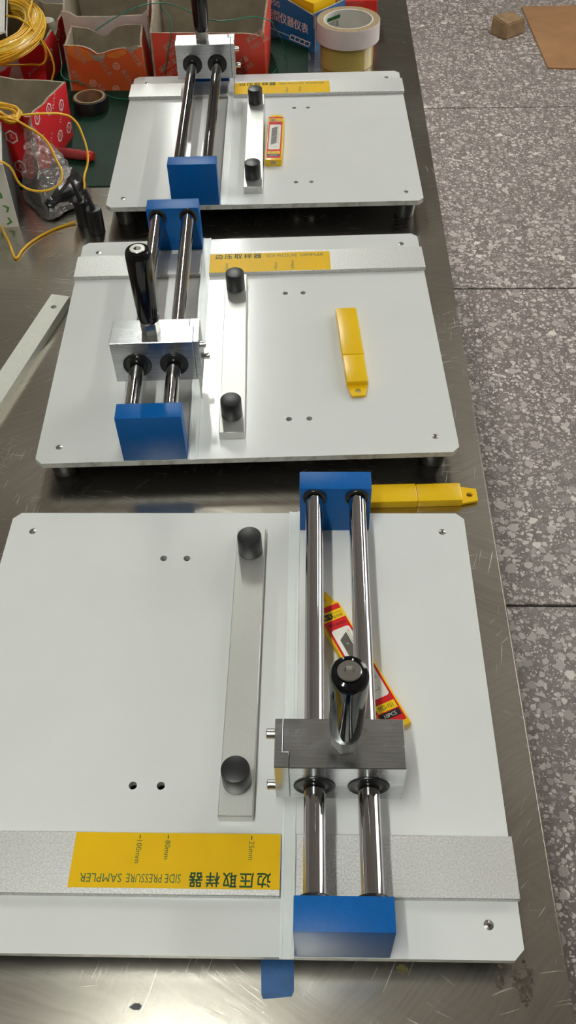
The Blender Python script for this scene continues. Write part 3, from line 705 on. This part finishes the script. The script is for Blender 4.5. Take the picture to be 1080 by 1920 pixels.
# yellow and red goods in and behind the blue carton
o = link('yellow_packet', prism('yellow_packet', [(-14, 1598), (66, 1512), (102, 1548), (22, 1634)], [], -26, 40, 'case yellow'), None, (0, 0, Z0)); tag(o, 'yellow packet sticking out of the blue carton', 'packet')
o = link('red_packet', box('red_packet', 108, 172, 1568, 1640, TAB, 22, 'red plastic', 4), None, (0, 0, Z0)); tag(o, 'red packet behind the tape rolls on the bench', 'packet')

# ------------------------------------------------------------------ tape rolls
TX_, TY_ = 116, 1466
t = thing('clear_tape_roll', 'yellowish clear tape roll standing under the white roll', 'tape roll', (TX_, TY_, TAB))
link('tape', lathe('tape', [(30.2, 0), (41.5, 0), (42, .6), (42, 36), (41.5, 36.5), (30.2, 36.5), (30.2, 0)], 'clear tape', 56), t)
link('core', lathe('core', [(27.5, 0), (30, 0), (30, 36.4), (27.5, 36.4), (27.5, 0)], 'core white', 48), t)
t = thing('paper_tape_roll', 'white paper tape roll stacked on the clear tape roll', 'tape roll', (TX_+1, TY_-1, TAB+36.6))
link('tape', lathe('tape', [(38.5, 0), (48.2, 0), (48.6, .5), (48.6, 27.5), (48.2, 28), (38.5, 28), (38.5, 0)], ['paper tape', 'tape end'], 64, 'z', [1, 0, 0, 0, 1, 1]), t)
link('core', lathe('core', [(36, .1), (38.3, .1), (38.3, 27.8), (36, 27.8), (36, .1)], 'core white', 56), t)
d = Decal(); d.poly([(-26, 17), (2, 17), (2, 22), (-26, 22)])
for k, ch in enumerate('品红四'): d.text(ch, 2-8*(k+1), 5, 6, 8)
def coremap(u, v): a_ = PI/2+.35-u/36.0; return (35.7*math.cos(a_), 35.7*math.sin(a_), v)
link('core_print', d.mesh('core_print', 'label green', coremap), t)
t = thing('black_tape_roll', 'small black insulating tape roll on the green mat', 'tape roll', (-273, 1330, MZ))
link('tape', lathe('tape', [(21.5, 0), (24.6, 0), (25, .5), (25, 18), (24.4, 18.6), (21.5, 18.6), (21.5, 0)], 'black rubber', 48), t)
link('core', lathe('core', [(19.5, 0), (21.4, 0), (21.4, 19.0), (22.6, 19.4), (19.5, 19.4), (19.5, 0)], ['core kraft', 'tape end'], 48, 'z', [0, 0, 1, 1, 0]), t)

# ------------------------------------------------------------------ magnetic probes, cables, wire
def probe(x, y, lean, label):
    t = thing('black_probe', label, 'probe', (x, y, TAB), 0, 'black cylinder probes')
    link('body', cached('pbody', lambda: lathe('body', [(0, 0), (9.4, 0), (10, .8), (10, 31), (9.2, 32.4), (3.5, 32.8), (0, 32.8)], 'black plastic', 32)), t)
    o = link('stem', cached('pstem', lambda: lathe('stem', [(0, 0), (3.4, 0), (3.0, 10), (2.6, 24), (2.0, 25), (0, 25)], 'black rubber', 16)), t, (0, -1, 32.6)); o.rotation_euler = (math.radians(lean[0]), math.radians(lean[1]), 0)
probe(-228, 1005, (-5, -12), 'black cylinder probe on the bench, right one, its stem carrying a yellow cable')
probe(-246, 1026, (-8, -15), 'black cylinder probe on the bench, left one, next to the bagged parts')
def cable(name, label, pts, rad, mat, cat='cable', grp=None):
    o0 = pts[0]; o = link(name, tube_curve(name, pts, rad, mat, None, o0), None, (o0[0], o0[1], o0[2]+Z0)); tag(o, label, cat, grp)
YA = [(-352, 1119, 64), (-328, 1123, 64), (-309, 1130, 62), (-292, 1143, 56), (-278, 1157, 48), (-266, 1161, 40), (-253, 1143, 25), (-248, 1125, 5), (-251, 1096, -5), (-243, 1052, 8), (-234.5, 1010, 25.5)]
cable('yellow_cable', 'yellow cable running from the red carton to the right black probe', YA, 1.5, 'cable yellow')
YB = [(-352, 1111, 69), (-329, 1109, 67), (-313, 1104, 60), (-290, 1092, 48), (-277, 1073, 32), (-270, 1059, 18), (-273, 1047, 13), (-284, 1040, 9), (-311, 1032, 16), (-324, 1014, 60), (-338, 1006, 66)]
cable('yellow_cable', 'yellow cable looping over the clear plastic bag', YB, 1.5, 'cable yellow')
YC = [(-362, 1055, -28), (-348, 1012, -28.4), (-336, 985, -28.4), (-322.5, 951, -28.4), (-321, 950, -28.4), (-316, 967, -28.4), (-307, 985, -28.4), (-284, 1010, -28.4), (-266, 1021, -28), (-257.5, 1024.5, -27)]
cable('yellow_cable', 'yellow cable bent in a sharp V on the bare bench', YC, 1.5, 'cable yellow')
rnd = random.Random(5)
t = thing('cable_bunch', 'bunch of yellow cable loops hanging over the lower red carton edge', 'cable bunch', (-360, 1150, 60))
for k in range(9):
    y_ = 1122+k*5-1150; z_ = rnd.uniform(2, 9)
    link('cable_turn', tube_curve('cable_turn', [(-60, y_+rnd.uniform(0, 20), z_), (-20, y_+rnd.uniform(-4, 10), z_+4), (10, y_-4, z_+2), (26+rnd.uniform(-6, 8), y_-16+k, z_-2), (34+rnd.uniform(-6, 4), -30-rnd.uniform(0, 3), 3.2)], 1.5, 'cable yellow'), t)
cable('yellow_cable', 'yellow cable loop over the front of the upper red carton', [(-366, 1520, 80), (-355, 1442, 79), (-352, 1394, 76), (-345, 1380, 64), (-338, 1384, 46), (-337, 1388, 28), (-344, 1386, 16), (-362, 1388, 14), (-400, 1380, 18), (-440, 1376, 22)], 1.5, 'cable yellow')
cable('yellow_cable', 'yellow cable end hanging down the corner of the upper red carton', [(-385, 1400, 79), (-360, 1384, 78), (-345, 1384, 62), (-339, 1400, 38), (-331, 1394, 22), (-330, 1388, 6), (-336, 1384, -8)], 1.5, 'cable yellow')
G1 = [(-258, 1386, 60), (-230, 1402, 70), (-202, 1413, 78), (-172, 1425, 80), (-148, 1419, 80), (-115, 1391, 78), (-84, 1372, 74), (-54, 1372, 74), (-31, 1380, 74), (-12, 1378, 72), (3, 1427, 40), (15, 1471, 0), (17, 1490, -24), (-1, 1426, -26.5), (-14, 1386, -26.5)]
cable('green_wire', 'thin green wire arching over the cartons to the bench', G1, .8, 'wire green', 'wire')
cable('green_wire', 'thin green wire hanging down the front of the FASTAR carton', [(-160, 1412, 80), (-150, 1406, 66), (-150, 1399, 50), (-158, 1398, 20), (-168, 1394, -10)], .8, 'wire green', 'wire')
cable('green_wire', 'thin green wire curving past the small black tape roll', [(-334, 1470, 10), (-325, 1425, 0), (-318, 1389, -8), (-296, 1384, -12), (-261, 1368, -22), (-242, 1361, -27), (-217, 1355, -27.6), (-190, 1352, -27.6)], .8, 'wire green', 'wire')

# ------------------------------------------------------------------ screwdriver half hidden by the bag
t = thing('screwdriver', 'red screwdriver handle lying on the green mat beside the bag', 'screwdriver', (-278, 1184, MZ+7), math.radians(-17))
link('handle', lathe('handle', [(0, -32), (6, -31), (7.4, -24), (6.4, -17), (7.4, -9), (6.4, -1), (7.4, 7), (6.2, 14), (6.6, 18)], 'dark red plastic', 24, 'x'), t)
link('end_cap', lathe('end_cap', [(6.4, 18.1), (7.4, 20), (7.2, 25), (5, 28), (0, 29)], 'red plastic', 24, 'x'), t)
link('shaft', lathe('shaft', [(3, -90), (3, -32)], 'nickel', 14, 'x'), t)

# ------------------------------------------------------------------ plastic bag with black parts
def blob(name, outline_bottom, outline_top, mat, amp, seed, k=3):
    bm = bmesh.new(); n = len(outline_bottom); rings = []
    for s_ in range(k+1):
        f = s_/k; rings.append([bm.verts.new(Vector(b).lerp(Vector(q), f)) for b, q in zip(outline_bottom, outline_top)])
    for j in range(k):
        for i in range(n): bm.faces.new((rings[j][i], rings[j][(i+1) % n], rings[j+1][(i+1) % n], rings[j+1][i]))
    bm.faces.new(rings[0][::-1]); bm.faces.new(rings[-1])
    bmesh.ops.triangulate(bm, faces=bm.faces); bmesh.ops.subdivide_edges(bm, edges=bm.edges, cuts=3, use_grid_fill=True)
    bmesh.ops.smooth_vert(bm, verts=bm.verts, factor=.5, use_axis_x=True, use_axis_y=True, use_axis_z=True)
    for v in bm.verts:
        q = v.co*.16+Vector((seed, 0, 0)); v.co += Vector((noise.noise(q), noise.noise(q+Vector((9, 0, 0))), noise.noise(q+Vector((0, 9, 0)))))*amp*.45
        q = v.co*.035+Vector((seed, 0, 0)); v.co += Vector((noise.noise(q), noise.noise(q+Vector((9, 0, 0))), noise.noise(q+Vector((0, 9, 0)))))*amp
    return bm
t = thing('parts_bag', 'clear crumpled plastic bag of black parts leaning on the red carton', 'bag', (-290, 1085, TAB))
ob = [(-44, -4, 0), (-4, -50, 0), (12, -46, 0), (44, -4, 0), (26, 30, 0), (-22, 32, 0)]
ot = [(-38, 4, 20), (-2, -40, 16), (10, -38, 18), (40, 2, 26), (24, 26, 30), (-18, 28, 30)]
bm = blob('black_parts', ob, ot, 'bag black', 5, 1.3)
for v in bm.verts: v.co.z = max(1.2, v.co.z+1.5)
link('black_parts', bm_mesh('black_parts', bm, 'bag black'), t)
cb_ = [(-48, -4, 0), (-4, -55, 0), (15, -51, 0), (48, -4, 0), (29, 33, 0), (-24, 35, 0)]
ct_ = [(-33, 43, 78), (-26, 36, 76), (-10, 30, 66), (0, 26, 60), (-2, 34, 62), (-18, 42, 80)]
bm = blob('clear_bag', cb_, ct_, 'clear bag', 6.5, 4.1, 6)
for v in bm.verts: v.co.z = max(.4, v.co.z)
link('clear_film', bm_mesh('clear_film', bm, 'clear bag'), t)

# ------------------------------------------------------------------ small things on the bench and the floor
o = link('blue_tape_strip', prism('blue_tape_strip', [(-27, 176), (-5.2, 176), (-5.5, 153), (-6, 135.5), (-7.5, 132.6), (-25.4, 131.6), (-26.6, 134)], [], TAB+.05, TAB+.35, 'blue tape'), None, (0, 0, Z0)); tag(o, 'strip of blue tape stuck on the bench in front of the nearest sample cutter', 'tape strip')
def patch(cx_, cy_, rx, ry, seed, label, mat='residue', cat='residue'):
    rn = random.Random(seed); n = 40; pts = []
    for i in range(n):
        t_ = 2*PI*i/n; f = 1+.38*noise.noise(Vector((math.cos(t_)*2.6+seed, math.sin(t_)*2.6, seed)))+.12*rn.uniform(-1, 1); pts.append((cx_+rx*f*math.cos(t_), cy_+ry*f*math.sin(t_)))
    o = link('dark_speck' if cat == 'speck' else 'leaf_flake', prism('patch', pts, [], TAB+.02, TAB+.3, mat), None, (0, 0, Z0)); tag(o, label, cat)
def crust(cx_, cy_, rx, ry, n, seed, label):                # dried glue: many little flat flakes, one stain
    rn = random.Random(seed); vs, fs = [], []
    for k in range(n):
        a_, q = rn.uniform(0, 2*PI), rn.random()**.55; x, y = cx_+rx*q*math.cos(a_)+ry*.12*q*math.sin(a_*2), cy_+ry*q*math.sin(a_); r_ = rn.uniform(.5, 1.9)*(1.25-.6*q); h_ = rn.uniform(.08, .35); m_ = 9; b0 = len(vs)
        for z_ in (TAB+.01, TAB+h_):
            rs = random.Random(seed*100+k)
            for i in range(m_): t_ = 2*PI*i/m_; f = rs.uniform(.55, 1.25); vs.append((x+r_*f*math.cos(t_), y+r_*f*math.sin(t_), z_))
        fs.append(tuple(range(b0+m_, b0+2*m_))); fs += [(b0+i, b0+(i+1) % m_, b0+m_+(i+1) % m_, b0+m_+i) for i in range(m_)]
    o = link('glue_residue', mesh_from('glue_residue', vs, fs, 'residue'), None, (0, 0, Z0)); tag(o, label, 'residue')
crust(139.5, 136, 7.0, 13.5, 95, 2, 'larger brown patch of old glue on the bench by the near right corner')
crust(124.5, 138, 3.0, 5.0, 26, 5, 'smaller brown patch of old glue left of the larger one')
crust(127.5, 148, 2.6, 4.0, 16, 8, 'small brown glue spot just under the plate corner of the nearest sample cutter')
patch(63.5, 146.5, 3.6, 2.6, 11, 'olive flake lying at the front edge of the nearest sample cutter', 'dry leaf', 'flake')
patch(-105.5, 129.6, 3.4, 2.0, 14, 'dark blue speck on the bench at the bottom left', 'bag black', 'speck')
o = link('cardboard_sheet', prism('cardboard_sheet', [(966, 3216), (1290, 3178), (1330, 3745), (977, 3755)], [], FLOOR, FLOOR+6, 'card brown'), None, (0, 0, Z0)); tag(o, 'flat brown cardboard sheet lying on the terrazzo floor', 'cardboard')
bm = bmesh.new()
bb = [(858, 3464), (942, 3518), (896, 3582), (812, 3528)]; hz = (54, 52, 60, 66)
lo = [bm.verts.new((x, y, 0)) for x, y in bb]; hi = [bm.verts.new((x+(877-x)*.05, y+(3523-y)*.05, h_)) for (x, y), h_ in zip(bb, hz)]
bm.faces.new(lo[::-1]); bm.faces.new(hi)
for i in range(4): bm.faces.new((lo[i], lo[(i+1) % 4], hi[(i+1) % 4], hi[i]))
bmesh.ops.bevel(bm, geom=list(bm.edges), offset=4, segments=2, affect='EDGES')
o = link('wooden_block', bm_mesh('wooden_block', bm, 'wood', 50), None, (0, 0, Z0+FLOOR)); tag(o, 'small worn wooden block on the terrazzo floor beside the cardboard sheet', 'wooden block')
